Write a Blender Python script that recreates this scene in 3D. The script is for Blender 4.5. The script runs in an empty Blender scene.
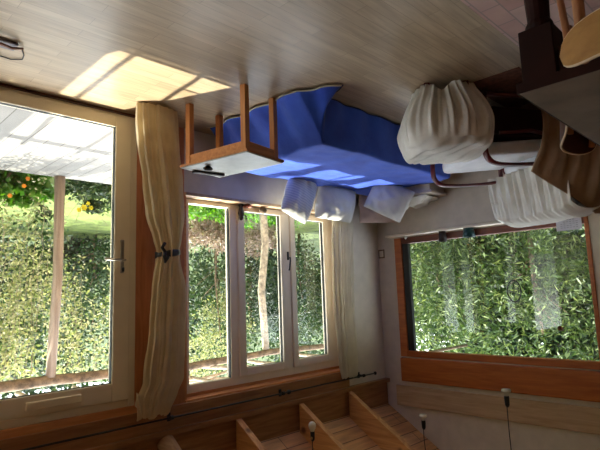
import bpy, bmesh, math, random
import numpy as np
from mathutils import Vector, Matrix, noise
random.seed(7); rng = np.random.default_rng(11)
S = bpy.context.scene; COL = S.collection
PI = math.pi

# ------------------------------------------------------------------ materials
def lin(c):
    return tuple((v/12.92 if v <= .04045 else ((v+.055)/1.055)**2.4) for v in [x/255 for x in c]) + (1,)
def newmat(name):
    m = bpy.data.materials.new(name); m.use_nodes = True
    nt = m.node_tree; nt.nodes.clear()
    out = nt.nodes.new('ShaderNodeOutputMaterial'); b = nt.nodes.new('ShaderNodeBsdfPrincipled')
    nt.links.new(b.outputs[0], out.inputs[0]); return m, nt, b, out
def ramp(nt, cols):
    r = nt.nodes.new('ShaderNodeValToRGB'); e = r.color_ramp.elements
    while len(e) < len(cols): e.new(.5)
    for i, (p, c) in enumerate(cols): e[i].position = p; e[i].color = lin(c)
    return r
def coords(nt, scale=(1,1,1), rot=(0,0,0), obj=True):
    t = nt.nodes.new('ShaderNodeTexCoord'); mp = nt.nodes.new('ShaderNodeMapping')
    mp.inputs['Scale'].default_value = scale; mp.inputs['Rotation'].default_value = rot
    nt.links.new(t.outputs['Object'], mp.inputs[0]); return mp
def plain(name, c, rough=.6, metal=0, var=.06, scale=6, bump=0, sheen=0):
    m, nt, b, o = newmat(name)
    n = nt.nodes.new('ShaderNodeTexNoise'); n.inputs['Scale'].default_value = scale; n.inputs['Detail'].default_value = 5
    nt.links.new(coords(nt).outputs[0], n.inputs[0])
    lo = tuple(max(0, v*(1-var)) for v in c); hi = tuple(min(255, v*(1+var)) for v in c)
    r = ramp(nt, [(.3, lo), (.7, hi)]); nt.links.new(n.outputs[0], r.inputs[0]); nt.links.new(r.outputs[0], b.inputs['Base Color'])
    b.inputs['Roughness'].default_value = rough; b.inputs['Metallic'].default_value = metal
    if sheen: b.inputs['Sheen Weight'].default_value = sheen
    if bump:
        bp = nt.nodes.new('ShaderNodeBump'); bp.inputs['Strength'].default_value = bump; bp.inputs['Distance'].default_value = .01
        nt.links.new(n.outputs[0], bp.inputs['Height']); nt.links.new(bp.outputs[0], b.inputs['Normal'])
    return m
def wood(name, c1, c2, axis=0, rough=.5, scale=1., knots=False):
    """grain runs along axis"""
    m, nt, b, o = newmat(name)
    sc = [14*scale]*3; sc[axis] = 1.2*scale
    mp = coords(nt, sc)
    n = nt.nodes.new('ShaderNodeTexNoise'); n.inputs['Scale'].default_value = 2.2; n.inputs['Detail'].default_value = 6; n.inputs['Distortion'].default_value = .8
    nt.links.new(mp.outputs[0], n.inputs[0])
    r = ramp(nt, [(.3, c2), (.7, c1)]); nt.links.new(n.outputs[0], r.inputs[0])
    last = r.outputs[0]
    if knots:
        v = nt.nodes.new('ShaderNodeTexVoronoi'); v.inputs['Scale'].default_value = 3.2
        nt.links.new(coords(nt, (1,1,1)).outputs[0], v.inputs[0])
        kr = nt.nodes.new('ShaderNodeValToRGB'); kr.color_ramp.elements[0].position = .05; kr.color_ramp.elements[0].color = lin((96,52,28)); kr.color_ramp.elements[1].position = .13; kr.color_ramp.elements[1].color = (1,1,1,1)
        nt.links.new(v.outputs['Distance'], kr.inputs[0])
        mx = nt.nodes.new('ShaderNodeMixRGB'); mx.blend_type = 'MULTIPLY'; mx.inputs[0].default_value = .8
        nt.links.new(last, mx.inputs[1]); nt.links.new(kr.outputs[0], mx.inputs[2]); last = mx.outputs[0]
    nt.links.new(last, b.inputs['Base Color']); b.inputs['Roughness'].default_value = rough
    bp = nt.nodes.new('ShaderNodeBump'); bp.inputs['Strength'].default_value = .15; bp.inputs['Distance'].default_value = .005
    nt.links.new(n.outputs[0], bp.inputs['Height']); nt.links.new(bp.outputs[0], b.inputs['Normal'])
    return m
def brickmat(name, cols, mortar, bw, bh, rot=(0,0,0), scale=1, msize=.004, rough=.4, offs=.5, grain=None, mixn=.35, swap=None):
    """planks or tiles: brick pattern in object space"""
    m, nt, b, o = newmat(name)
    mp = coords(nt, (1,1,1), rot)
    vec = mp.outputs[0]
    if swap:
        sp = nt.nodes.new('ShaderNodeSeparateXYZ'); cb = nt.nodes.new('ShaderNodeCombineXYZ')
        nt.links.new(vec, sp.inputs[0])
        for i, k in enumerate(swap): nt.links.new(sp.outputs[k], cb.inputs[i])
        vec = cb.outputs[0]
    br = nt.nodes.new('ShaderNodeTexBrick')
    br.inputs['Color1'].default_value = (0,0,0,1); br.inputs['Color2'].default_value = (1,1,1,1); br.inputs['Mortar'].default_value = (.5,.5,.5,1)
    br.inputs['Scale'].default_value = scale; br.inputs['Mortar Size'].default_value = msize; br.inputs['Mortar Smooth'].default_value = .2
    br.inputs['Brick Width'].default_value = bw; br.inputs['Row Height'].default_value = bh; br.offset = offs; br.offset_frequency = 2
    nt.links.new(vec, br.inputs[0])
    rr = ramp(nt, cols); nt.links.new(br.outputs['Color'], rr.inputs[0])
    n = nt.nodes.new('ShaderNodeTexNoise'); n.inputs['Scale'].default_value = 3; n.inputs['Detail'].default_value = 6
    m2 = coords(nt, grain or (1,1,1)); nt.links.new(m2.outputs[0], n.inputs[0])
    nr = nt.nodes.new('ShaderNodeValToRGB'); nr.color_ramp.elements[0].position = .3; nr.color_ramp.elements[0].color = (1-mixn,)*3+(1,); nr.color_ramp.elements[1].position = .7; nr.color_ramp.elements[1].color = (1,1,1,1)
    nt.links.new(n.outputs[0], nr.inputs[0])
    mx = nt.nodes.new('ShaderNodeMixRGB'); mx.blend_type = 'MULTIPLY'; mx.inputs[0].default_value = 1
    nt.links.new(rr.outputs[0], mx.inputs[1]); nt.links.new(nr.outputs[0], mx.inputs[2])
    m3 = nt.nodes.new('ShaderNodeMixRGB'); m3.inputs[2].default_value = lin(mortar)
    nt.links.new(br.outputs['Fac'], m3.inputs[0]); nt.links.new(mx.outputs[0], m3.inputs[1])
    nt.links.new(m3.outputs[0], b.inputs['Base Color']); b.inputs['Roughness'].default_value = rough
    return m
def cloth(name, c, c2=None, trans=.25, rough=.9, stripes=None, weave=60):
    m, nt, b, o = newmat(name)
    n = nt.nodes.new('ShaderNodeTexNoise'); n.inputs['Scale'].default_value = weave/8; n.inputs['Detail'].default_value = 6
    nt.links.new(coords(nt).outputs[0], n.inputs[0])
    r = ramp(nt, [(.3, c2 or tuple(v*.9 for v in c)), (.7, c)]); nt.links.new(n.outputs[0], r.inputs[0]); last = r.outputs[0]
    if stripes:
        w = nt.nodes.new('ShaderNodeTexWave'); w.wave_type = 'BANDS'; w.bands_direction = stripes[0]; w.inputs['Scale'].default_value = stripes[1]; w.inputs['Distortion'].default_value = .6
        nt.links.new(coords(nt).outputs[0], w.inputs[0])
        mx = nt.nodes.new('ShaderNodeMixRGB'); mx.inputs[2].default_value = lin(stripes[2]); nt.links.new(last, mx.inputs[1])
        wr = nt.nodes.new('ShaderNodeValToRGB'); wr.color_ramp.elements[0].position = .7; wr.color_ramp.elements[1].position = .9; nt.links.new(w.outputs[0], wr.inputs[0]); nt.links.new(wr.outputs[0], mx.inputs[0]); last = mx.outputs[0]
    nt.links.new(last, b.inputs['Base Color']); b.inputs['Roughness'].default_value = rough; b.inputs['Sheen Weight'].default_value = .15
    bp = nt.nodes.new('ShaderNodeBump'); bp.inputs['Strength'].default_value = .35; bp.inputs['Distance'].default_value = .01
    n2 = nt.nodes.new('ShaderNodeTexNoise'); n2.inputs['Scale'].default_value = 14; n2.inputs['Detail'].default_value = 4; n2.inputs['Distortion'].default_value = 1.5
    nt.links.new(coords(nt).outputs[0], n2.inputs[0]); nt.links.new(n2.outputs[0], bp.inputs['Height']); nt.links.new(bp.outputs[0], b.inputs['Normal'])
    if trans:
        t = nt.nodes.new('ShaderNodeBsdfTranslucent'); nt.links.new(last, t.inputs[0]); ms = nt.nodes.new('ShaderNodeMixShader'); ms.inputs[0].default_value = trans
        nt.links.new(b.outputs[0], ms.inputs[1]); nt.links.new(t.outputs[0], ms.inputs[2]); nt.links.new(ms.outputs[0], o.inputs[0])
    return m
def leafmat(name, cols, trans=.30, rough=.45, k=.74):
    cols = [tuple(v*k for v in c) for c in cols]
    m, nt, b, o = newmat(name)
    g = nt.nodes.new('ShaderNodeNewGeometry'); n = len(cols)
    r = ramp(nt, [(i/(n-1), c) for i, c in enumerate(cols)]); nt.links.new(g.outputs['Random Per Island'], r.inputs[0])
    nt.links.new(r.outputs[0], b.inputs['Base Color']); b.inputs['Roughness'].default_value = rough
    t = nt.nodes.new('ShaderNodeBsdfTranslucent')
    hs = nt.nodes.new('ShaderNodeHueSaturation'); hs.inputs['Saturation'].default_value = 1.1; hs.inputs['Value'].default_value = 1.15; hs.inputs['Hue'].default_value = .49
    nt.links.new(r.outputs[0], hs.inputs['Color']); nt.links.new(hs.outputs[0], t.inputs[0])
    ms = nt.nodes.new('ShaderNodeMixShader'); ms.inputs[0].default_value = trans
    nt.links.new(b.outputs[0], ms.inputs[1]); nt.links.new(t.outputs[0], ms.inputs[2]); nt.links.new(ms.outputs[0], o.inputs[0])
    return m
def glassmat(name):
    m, nt, b, o = newmat(name); nt.nodes.remove(b)
    t = nt.nodes.new('ShaderNodeBsdfTransparent'); t.inputs[0].default_value = (.93,.96,.95,1)
    g = nt.nodes.new('ShaderNodeBsdfGlossy'); g.inputs['Roughness'].default_value = .02
    lw = nt.nodes.new('ShaderNodeLayerWeight'); lw.inputs[0].default_value = .5
    pw = nt.nodes.new('ShaderNodeMath'); pw.operation = 'POWER'; pw.inputs[1].default_value = 4; nt.links.new(lw.outputs['Facing'], pw.inputs[0])
    f = nt.nodes.new('ShaderNodeMath'); f.operation = 'MULTIPLY_ADD'; f.inputs[1].default_value = .5; f.inputs[2].default_value = .03; nt.links.new(pw.outputs[0], f.inputs[0])
    ms = nt.nodes.new('ShaderNodeMixShader'); nt.links.new(f.outputs[0], ms.inputs[0]); nt.links.new(t.outputs[0], ms.inputs[1]); nt.links.new(g.outputs[0], ms.inputs[2])
    nt.links.new(ms.outputs[0], o.inputs[0]); return m

M = {}
M['floor'] = brickmat('laminate planks', [(0,(168,144,114)),(.5,(178,154,122)),(1,(186,162,130))], (118,100,80), .62, .075, msize=.0012, rough=.38, grain=(1.2,14,1), mixn=.32)
M['tiles'] = brickmat('terracotta tiles', [(0,(196,150,136)),(.5,(206,164,150)),(1,(212,176,164))], (150,128,120), .20, .10, msize=.004, rough=.5, rot=(0,0,0))
M['plaster'] = plain('white plaster', (212,200,184), .85, var=.03, scale=9, bump=.15)
M['ceiling'] = brickmat('pine ceiling boards', [(0,(218,158,100)),(.5,(230,172,114)),(1,(238,184,128))], (92,54,28), 3.1, .115, msize=.003, rough=.55, grain=(1,10,8), mixn=.4)
M['rafter'] = wood('pine rafter', (224,170,110), (190,130,76), 1, knots=True)
M['logwood'] = wood('pale peeled log', (196,160,116), (168,130,88), 1)
M['plank_x'] = wood('brown larch board along x', (172,120,78), (132,86,52), 0)
M['orange_x'] = wood('orange timber lining along x', (216,150,94), (186,118,68), 0)
M['orange_y'] = wood('orange timber along y', (196,112,52), (164,84,34), 1, rough=.4)
M['orange_z'] = wood('reddish upright boards', (208,138,90), (176,106,62), 2)
M['pine_y'] = wood('pale planed pine along y', (206,176,140), (180,148,112), 1)
M['redwood_y'] = wood('shade-darkened red-brown wood', (120,62,40), (86,40,26), 1)  # red-brown wood with the rail's shade put into the tone
M['cream'] = plain('cream painted frame', (230,216,188), .4, var=.02)
M['whiteframe'] = plain('white painted frame', (238,224,204), .4, var=.02)
M['seal'] = plain('black seal', (24,24,24), .6)
M['black'] = plain('black metal', (22,21,21), .45)
M['dark'] = plain('dark brown lacquer', (44,20,16), .6, var=.15)
M['dark'].node_tree.nodes['Principled BSDF'].inputs['Specular IOR Level'].default_value = .15
M['darkred'] = plain('dark red bent wood', (92,26,26), .3, var=.15)
M['steel'] = plain('brushed steel', (168,160,148), .3, metal=.9)
M['glass'] = glassmat('clear pane')
M['curtain'] = cloth('cream curtain', (234,218,184), (218,198,160), trans=.45)
M['curtain2'] = cloth('pale cream curtain', (232,222,200), (214,204,182), trans=.35)
M['throw'] = cloth('off white throw', (242,238,230), (224,218,206), trans=.12)
M['throw2'] = cloth('beige throw', (222,206,184), (196,176,150), trans=.12)
M['shade_tinted_cloth'] = cloth('shade-tinted throw', (182,152,124), (154,126,98), trans=.1)  # white throw where it is shaded, shade put into the tan
M['seatwhite'] = cloth('white seat cushion', (244,244,246), (230,230,234), trans=.05)
M['blue'] = cloth('royal blue bedspread', (50,90,198), (36,68,172), trans=.03, weave=40)
M['navy'] = cloth('navy lining', (24,34,88), (18,26,70), trans=.0)
M['piping'] = plain('pale piping', (196,184,156), .8)
M['pillow'] = cloth('white striped pillowcase', (226,224,214), (206,204,196), trans=.05, stripes=('Z', 14, (188,188,190)))
M['pillow2'] = cloth('grey white pillowcase', (222,218,210), (204,200,194), trans=.05)
M['pink_cloth'] = cloth('pale pink linen', (214,188,176), (196,168,156), trans=.05)
M['oak_z'] = wood('honey oak upright', (200,134,70), (170,104,48), 2)
M['oak_x'] = wood('honey oak', (200,134,70), (170,104,48), 0)
M['greytop'] = plain('grey laminate table top', (176,178,172), .45, var=.05, scale=14)
M['greytop2'] = plain('grey worn table top', (122,108,94), .65, var=.14, scale=5)
M['yellowoak'] = wood('yellow veneer', (186,138,72), (160,112,52), 1, rough=.35)
M['lightoak_z'] = wood('light beech', (190,132,86), (160,104,64), 2)
M['brownveneer'] = wood('brown veneer', (92,48,30), (70,34,22), 0, rough=.35)
M['rim'] = plain('pale veneer rim', (220,196,160), .5)
M['mattress'] = cloth('grey mattress', (150,150,156), trans=0)
M['rug'] = plain('dark brown rug', (104,64,50), .95, var=.2, scale=30, bump=.4)
M['card'] = plain('brown card', (132,98,80), .8)
M['terracotta'] = plain('terracotta glaze', (188,98,56), .5)
M['paper'] = plain('white paper', (214,214,226), .8, var=.02)
M['ink'] = plain('grey ink', (120,122,140), .8)
M['bulb'] = plain('milky bulb', (228,224,212), .25, var=.02)
M['brass'] = plain('brass', (184,160,110), .35, metal=.7)
M['switch'] = plain('cream plastic', (222,214,194), .4, var=.02)
M['switchframe'] = plain('brown plastic frame', (120,96,66), .5)
M['teal'] = plain('teal glaze', (20,60,62), .3, var=.4, scale=40)
M['chocolate'] = plain('dark clay', (44,28,24), .6)
M['leather'] = plain('brown leather', (112,64,34), .6, var=.2)
M['greysole'] = plain('grey insole', (130,126,128), .8)
M['deck'] = brickmat('weathered deck boards', [(0,(128,125,120)),(.5,(142,138,132)),(1,(152,148,142))], (92,88,82), 4.2, .14, msize=.005, rough=.8, grain=(1,1,1), mixn=.15, swap=(1,0,2))
M['post'] = wood('weathered post', (170,146,122), (136,112,92), 2)
M['branch'] = plain('grey bark', (164,146,124), .9, var=.25, scale=18, bump=.5)
M['bark'] = plain('brown bark', (112,92,72), .9, var=.3, scale=18, bump=.5)
M['lawn'] = plain('lawn', (92,104,44), .95, var=.25, scale=3, bump=.6)
M['soil'] = plain('garden slope', (62,74,36), .95, var=.35, scale=2, bump=.8)
M['canopy'] = plain('canopy roofing board', (120,112,104), .8)  # for the out-of-view boards added to cast shade
M['leaf_dark'] = leafmat('dark green leaves', [(24,42,26),(46,76,42),(68,98,54),(34,62,40),(104,126,84)])
M['leaf_mid'] = leafmat('mid green leaves', [(34,60,34),(84,120,56),(46,80,44),(126,146,84),(62,100,58),(160,168,120)])
M['leaf_bright'] = leafmat('bright green leaves', [(110,190,60),(140,210,70),(90,160,60),(170,220,100),(70,130,50)], trans=.5)
M['leaf_yellow'] = leafmat('yellow green slender leaves', [(30,48,28),(84,112,50),(48,74,36),(120,140,78),(64,92,44),(168,184,112)], trans=.3, k=.95)
M['leaf_pale'] = leafmat('pale small leaves', [(176,172,120),(150,158,96),(196,190,150),(130,144,90),(108,118,66)], k=1.0, trans=.5)
M['leaf_dry'] = leafmat('dry brown twigs', [(138,118,102),(198,176,160),(144,120,104),(150,140,104),(104,92,76)], trans=.35, k=1.0)
M['leaf_grey'] = leafmat('dark dry bramble', [(62,58,52),(110,100,88),(58,58,48),(84,90,62),(140,124,106)], trans=.2, k=.9)
M['petal_o'] = plain('orange petals', (240,140,30), .6, var=.15)
M['petal_y'] = plain('yellow petals', (250,214,40), .6, var=.1)

# ------------------------------------------------------------------ mesh helpers
class MB:
    def __init__(s): s.bm = bmesh.new()
    def verts_faces(s, vs, fs):
        v = [s.bm.verts.new(p) for p in vs]
        for f in fs:
            try: s.bm.faces.new([v[i] for i in f])
            except ValueError: pass
        return s
    def box(s, x0, x1, y0, y1, z0, z1, mat=None):
        vs = [Vector((x, y, z)) for x in (x0, x1) for y in (y0, y1) for z in (z0, z1)]
        if mat: vs = [mat @ v for v in vs]
        return s.verts_faces(vs, [(0,1,3,2),(4,6,7,5),(0,4,5,1),(2,3,7,6),(0,2,6,4),(1,5,7,3)])
    def hexa(s, bot, top):
        return s.verts_faces(list(bot)+list(top), [(3,2,1,0),(4,5,6,7),(0,1,5,4),(1,2,6,5),(2,3,7,6),(3,0,4,7)])
    def tube(s, pts, r, n=8, squash=None):
        pts = [Vector(p) for p in pts]; rs = r if isinstance(r, (list, tuple)) else [r]*len(pts)
        rings = []; up = None
        for i, p in enumerate(pts):
            d = (pts[min(i+1, len(pts)-1)] - pts[max(i-1, 0)]).normalized()
            if up is None: up = Vector((0,0,1)) if abs(d.z) < .9 else Vector((1,0,0))
            a = d.cross(up).normalized(); b = a.cross(d).normalized(); up = b
            kx, ky = squash or (1, 1)
            rings.append([p + (a*math.cos(2*PI*k/n)*kx + b*math.sin(2*PI*k/n)*ky)*rs[i] for k in range(n)])
        vs = [v for rg in rings for v in rg]; fs = []
        for i in range(len(pts)-1):
            for k in range(n): fs.append((i*n+k, i*n+(k+1)%n, (i+1)*n+(k+1)%n, (i+1)*n+k))
        fs.append(tuple(range(n-1, -1, -1))); fs.append(tuple((len(pts)-1)*n+k for k in range(n)))
        return s.verts_faces(vs, fs)
    def lathe(s, prof, c=(0,0,0), n=20):
        c = Vector(c); vs = []; fs = []
        for r, z in prof:
            for k in range(n): vs.append(c + Vector((r*math.cos(2*PI*k/n), r*math.sin(2*PI*k/n), z)))
        for i in range(len(prof)-1):
            for k in range(n): fs.append((i*n+k, i*n+(k+1)%n, (i+1)*n+(k+1)%n, (i+1)*n+k))
        fs.append(tuple(range(n-1, -1, -1))); fs.append(tuple((len(prof)-1)*n+k for k in range(n)))
        return s.verts_faces(vs, fs)
    def grid(s, nu, nv, fn, closed=False):
        vs = [Vector(fn(i/nu, j/nv)) for i in range(nu+(0 if closed else 1)) for j in range(nv+1)]
        W = nu if closed else nu+1; fs = []
        for i in range(nu):
            for j in range(nv):
                a = (i % W)*(nv+1)+j; b = ((i+1) % W)*(nv+1)+j
                fs.append((a, b, b+1, a+1))
        return s.verts_faces(vs, fs)
    def build(s, name, mat, parent=None, smooth=False, bevel=0, solid=0, sub=0, origin=None, label=None):
        bmesh.ops.recalc_face_normals(s.bm, faces=s.bm.faces[:])
        me = bpy.data.meshes.new(name); s.bm.to_mesh(me); s.bm.free()
        return link(name, me, mat, parent, smooth, bevel, solid, sub, origin, label)
def link(name, me, mat, parent=None, smooth=False, bevel=0, solid=0, sub=0, origin=None, label=None):
    me.materials.append(mat)
    if smooth: me.polygons.foreach_set('use_smooth', [True]*len(me.polygons))
    o = bpy.data.objects.new(name, me); COL.objects.link(o)
    if label: o['label'] = label
    if parent:
        o.parent = parent
        if parent.get('local'): o['local'] = 1
        else:
            me.transform(Matrix.Translation(-wloc(parent)))
    elif origin is not False:
        if origin is None:
            xs = np.array([v.co[:] for v in me.vertices]); lo, hi = xs.min(0), xs.max(0)
            origin = ((lo[0]+hi[0])/2, (lo[1]+hi[1])/2, lo[2])
        me.transform(Matrix.Translation(-Vector(origin))); o.location = origin
    if bevel:
        b = o.modifiers.new('bevel', 'BEVEL'); b.width = bevel; b.segments = 2; b.limit_method = 'ANGLE'
    if solid:
        b = o.modifiers.new('solid', 'SOLIDIFY'); b.thickness = solid; b.offset = 0
    if sub:
        b = o.modifiers.new('sub', 'SUBSURF'); b.levels = sub; b.render_levels = sub
    return o
def wloc(o):
    v = Vector(o.location)
    while o.parent: o = o.parent; v += Vector(o.location)
    return v
def tag(o, label, cat, group=None, kind=None):
    o['label'] = label; o['category'] = cat
    if group: o['group'] = group
    if kind: o['kind'] = kind
    return o
def struct(o, label=None, cat=None):
    o['kind'] = 'structure'
    if label: o['label'] = label
    o['category'] = cat or o.name.split('_')[0].split('.')[0]
    return o
def thing(name, label, cat, loc, rz=0, group=None, local=False):
    o = bpy.data.objects.new(name, None); COL.objects.link(o); o.location = loc; o.rotation_euler = (0,0,rz); o.empty_display_size = .1
    if local: o['local'] = 1
    return tag(o, label, cat, group)
def nz(x, y, z, s=1): return noise.noise(Vector((x*s, y*s, z*s)))

# ------------------------------------------------------------------ camera
f, yaw, pitch, roll = 504.48, .787446, .139680, -.0349709
fw = Vector((-math.sin(yaw)*math.cos(pitch), math.cos(yaw)*math.cos(pitch), -math.sin(pitch)))
r0 = fw.cross(Vector((0,0,1))).normalized(); u0 = r0.cross(fw)
r2 = math.cos(roll)*r0 + math.sin(roll)*u0; u2 = -math.sin(roll)*r0 + math.cos(roll)*u0
cam = bpy.data.cameras.new('camera'); co = bpy.data.objects.new('camera', cam); COL.objects.link(co)
R = Matrix((-r2, -u2, -fw)).transposed()      # the photograph was taken upside down
co.matrix_world = Matrix.Translation((0,0,1.4)) @ R.to_4x4()
cam.sensor_width = 36; cam.lens = f/600*36; cam.clip_start = .05; cam.clip_end = 200
S.camera = co

# ------------------------------------------------------------------ room shell
WA, WB = 3.48, -4.765          # window wall (y), side window wall (x)
WAo, WBo = 3.70, -5.0          # outer faces
XR, YF = 1.6, -2.6             # the unseen walls
SL = .63
def rz(y, off=0): return 2.35 + SL*(WA-y) + off
YR = -.2                         # ridge
struct(MB().box(WB, XR, 1.035, WA+.02, -.12, 0).build('floor', M['floor']), 'pale oak laminate floor planks')
struct(MB().box(WB, XR, YF, 1.035, -.12, -.001).build('floor', M['tiles']), 'pinkish terracotta floor tiles beside the laminate')
# window wall, with door and window openings, plus an unseen opening added for daylight
wa = MB()
DX0, DX1, DT = -.62, -1.768, 2.124
wa.box(-.35, DX0, WA, WAo, -.12, 2.75).box(XR, -.35, WA, WAo, 2.19, 2.75).box(XR, -.35, WA, WAo, -.12, .02)
wa.box(DX0, DX1, WA, WAo, 2.19, 2.75)
wa.box(-2.18, -4.12, WA, WAo, -.12, .55)
wa.box(-2.18, -4.12, WA, WAo, 2.19, 2.75)
wa.box(-4.12, WBo, WA, WAo, -.12, 2.75)
wa.box(DX0, DX1, WA, WAo, -.12, -.002)
struct(wa.build('wall_back', M['plaster']))
struct(MB().box(DX1, -2.18, WA, WAo, -.12, 2.75).build('trim_1', M['orange_z']), 'reddish upright boards between door and window', 'trim')
# side wall (gable), with wide window opening
BY0, BY1 = 1.27, 3.25
wb = MB()
def gable(mb, x0, x1, y0, y1, z0):
    t0, t1 = (rz(y, .28) for y in (y0, y1))
    mb.hexa([(x0,y0,z0),(x1,y0,z0),(x1,y1,z0),(x0,y1,z0)], [(x0,y0,t0),(x1,y0,t0),(x1,y1,t1),(x0,y1,t1)])
gable(wb, WBo, WB, BY0, BY1, 2.09)
gable(wb, WBo, WB, BY1, WA, -.12)
wb.box(WBo, WB, BY0, BY1, -.12, .80)
gable(wb, WBo, WB, YR, BY0, -.12)
zr = rz(YR, .28)
wb.hexa([(WBo,YF,-.12),(WB,YF,-.12),(WB,YR,-.12),(WBo,YR,-.12)], [(WBo,YF,3.0),(WB,YF,3.0),(WB,YR,zr),(WBo,YR,zr)])
struct(wb.build('wall_left', M['plaster']))
# projecting plaster ledge below the side window
struct(MB().box(WB, WB+.07, .6, 3.31, 0, .765).build('trim_2', M['plaster'], bevel=.015), 'plaster ledge under the wide side window', 'trim')
# the two walls behind the camera
wr = MB(); wr.hexa([(XR,YF,-.12),(XR+.2,YF,-.12),(XR+.2,YR,-.12),(XR,YR,-.12)], [(XR,YF,3.0),(XR+.2,YF,3.0),(XR+.2,YR,zr),(XR,YR,zr)])
wr.box(XR, XR+.2, YR, WAo, -.12, .25); gable(wr, XR, XR+.2, YR, .0, .25); gable(wr, XR, XR+.2, 3.3, WAo, .25); gable(wr, XR, XR+.2, .0, 3.3, .25)
struct(wr.build('wall_right', M['plaster']))
wf = MB(); wf.box(WBo, -3.4, YF-.2, YF, -.12, 3.2).box(-3.4, -.2, YF-.2, YF, -.12, 3.2).box(-.2, XR+.2, YF-.2, YF, -.12, 3.2)
struct(wf.build('wall_front', M['plaster']))
# ceiling: sloping boards + rafters
ce = thing('ceiling', 'sloping pine board ceiling with open rafters', 'ceiling', (0,0,2.6)); ce['kind'] = 'structure'
def slab(mb, x0, x1, y0, y1, o0, o1):
    mb.hexa([(x0,y0,rz(y0,o0)),(x1,y0,rz(y0,o0)),(x1,y1,rz(y1,o0)),(x0,y1,rz(y1,o0))], [(x0,y0,rz(y0,o1)),(x1,y0,rz(y0,o1)),(x1,y1,rz(y1,o1)),(x0,y1,rz(y1,o1))])
b = MB(); slab(b, WBo, XR+.2, YR, 3.74, .25, .33); b.build('ceiling_boards', M['ceiling'], ce)
b = MB(); b.hexa([(WBo,YR,zr-.03),(XR+.2,YR,zr-.03),(XR+.2,YF-.3,2.95),(WBo,YF-.3,2.95)], [(WBo,YR,zr+.06),(XR+.2,YR,zr+.06),(XR+.2,YF-.3,3.05),(WBo,YF-.3,3.05)]); b.build('ceiling_boards', M['ceiling'], ce)
for x in (-4.09, -3.385, -2.66, -1.25, -.5, .3, 1.1):
    b = MB(); slab(b, x-.028, x+.028, YR, WA-.045, 0, .25); b.build('rafter', M['rafter'], ce)
MB().tube([(-2.0, WA-.03, rz(WA-.03)+.05), (-2.0, 1.5, rz(1.5)+.05), (-2.0, YR, rz(YR)+.05)], .065, 16).build('rafter', M['logwood'], ce, smooth=True, label='rounded pale log rafter')
# header boards over the window wall
struct(MB().box(XR, -4.10, WA-.035, WA, 2.175, 2.335).build('trim_3', M['plank_x'], bevel=.003), 'brown header board above door and window behind the curtain rod', 'trim')
struct(MB().box(XR, WB, WA-.06, WA, 2.335, 2.375).box(XR, WB, WA-.02, WA, 2.375, 2.62).build('trim_4', M['plank_x'], bevel=.003), 'wall plate ledge where the rafters land', 'trim')
# boards above the side window
struct(MB().box(WB, WB+.045, 1.0, 3.24, 2.10, 2.345).build('trim_5', M['orange_y'], bevel=.008), 'orange stained lintel board above the side window', 'trim')
struct(MB().box(WB, WB+.03, .2, 3.325, 2.395, 2.605).build('trim_6', M['pine_y'], bevel=.004), 'pale pine board with a knot above the orange lintel', 'trim')
struct(MB().box(WB, WB+.03, 1.155, 1.21, 0, .70).build('trim_7', M['orange_z']), 'narrow wooden batten low on the side wall', 'trim')
struct(MB().box(DX0, DX1-.03, WA-.02, WA+.03, 2.124, 2.186).build('trim_8', M['orange_x'], bevel=.003), 'orange casing strip above the glazed door', 'trim')
struct(MB().box(-.3, -1.84, WA-.03, WA, 0, .014).build('trim_9', M['brownveneer']), 'dark floor strip at the door sill', 'trim')

# ------------------------------------------------------------------ glazed door
def ring(mb, axis, a0, a1, z0, z1, w, d0, d1):
    """rectangular frame; w = (left,right,bottom,top) widths, in plane axis"""
    def bx(p0, p1, q0, q1):
        if axis == 'y': mb.box(p0, p1, d0, d1, q0, q1)
        else: mb.box(d0, d1, p0, p1, q0, q1)
    s = 1 if a1 > a0 else -1
    bx(a0, a0+s*w[0], z0, z1); bx(a1-s*w[1], a1, z0, z1)
    bx(a0+s*w[0], a1-s*w[1], z0, z0+w[2]); bx(a0+s*w[0], a1-s*w[1], z1-w[3], z1)
d = thing('door_1', 'cream glazed garden door with steel lever handle', 'door', (-1.2, WA, 0)); d['kind'] = 'structure'
b = MB(); ring(b, 'y', -1.768, DX0, .0, 2.124, (.05,.05,.03,.05), WA-.005, WA+.09); b.build('door_frame', M['cream'], d, bevel=.004)
b = MB(); ring(b, 'y', -1.716, -.672, .032, 2.072, (.122,.122,.088,.122), WA-.02, WA+.045); b.build('door_leaf', M['cream'], d, bevel=.006)
b = MB(); ring(b, 'y', -1.596, -.792, .118, 1.952, (.006,.006,.006,.006), WA-.008, WA+.02); b.build('seal', M['seal'], d)
MB().box(-1.592, -.796, WA+.004, WA+.010, .122, 1.948).build('pane', M['glass'], d)
b = MB(); b.box(-1.048, -1.385, WA-.045, WA-.018, 1.985, 2.035); b.build('trickle_vent', M['cream'], d, bevel=.006)
hd = MB().box(-1.637, -1.665, WA-.032, WA-.018, .955, 1.195).build('handle', M['steel'], d, bevel=.006)
MB().tube([(-1.651, WA-.03, 1.105), (-1.651, WA-.075, 1.105), (-1.64, WA-.083, 1.105), (-1.50, WA-.085, 1.102)], .0085, 10).build('lever', M['steel'], hd, smooth=True)
MB().lathe([(.008,0),(.009,.012),(.004,.018)], (-1.651, WA-.04, 1.16), 10).box(-1.655,-1.647, WA-.055, WA-.032, 1.155, 1.185).build('key', M['black'], hd)

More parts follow.
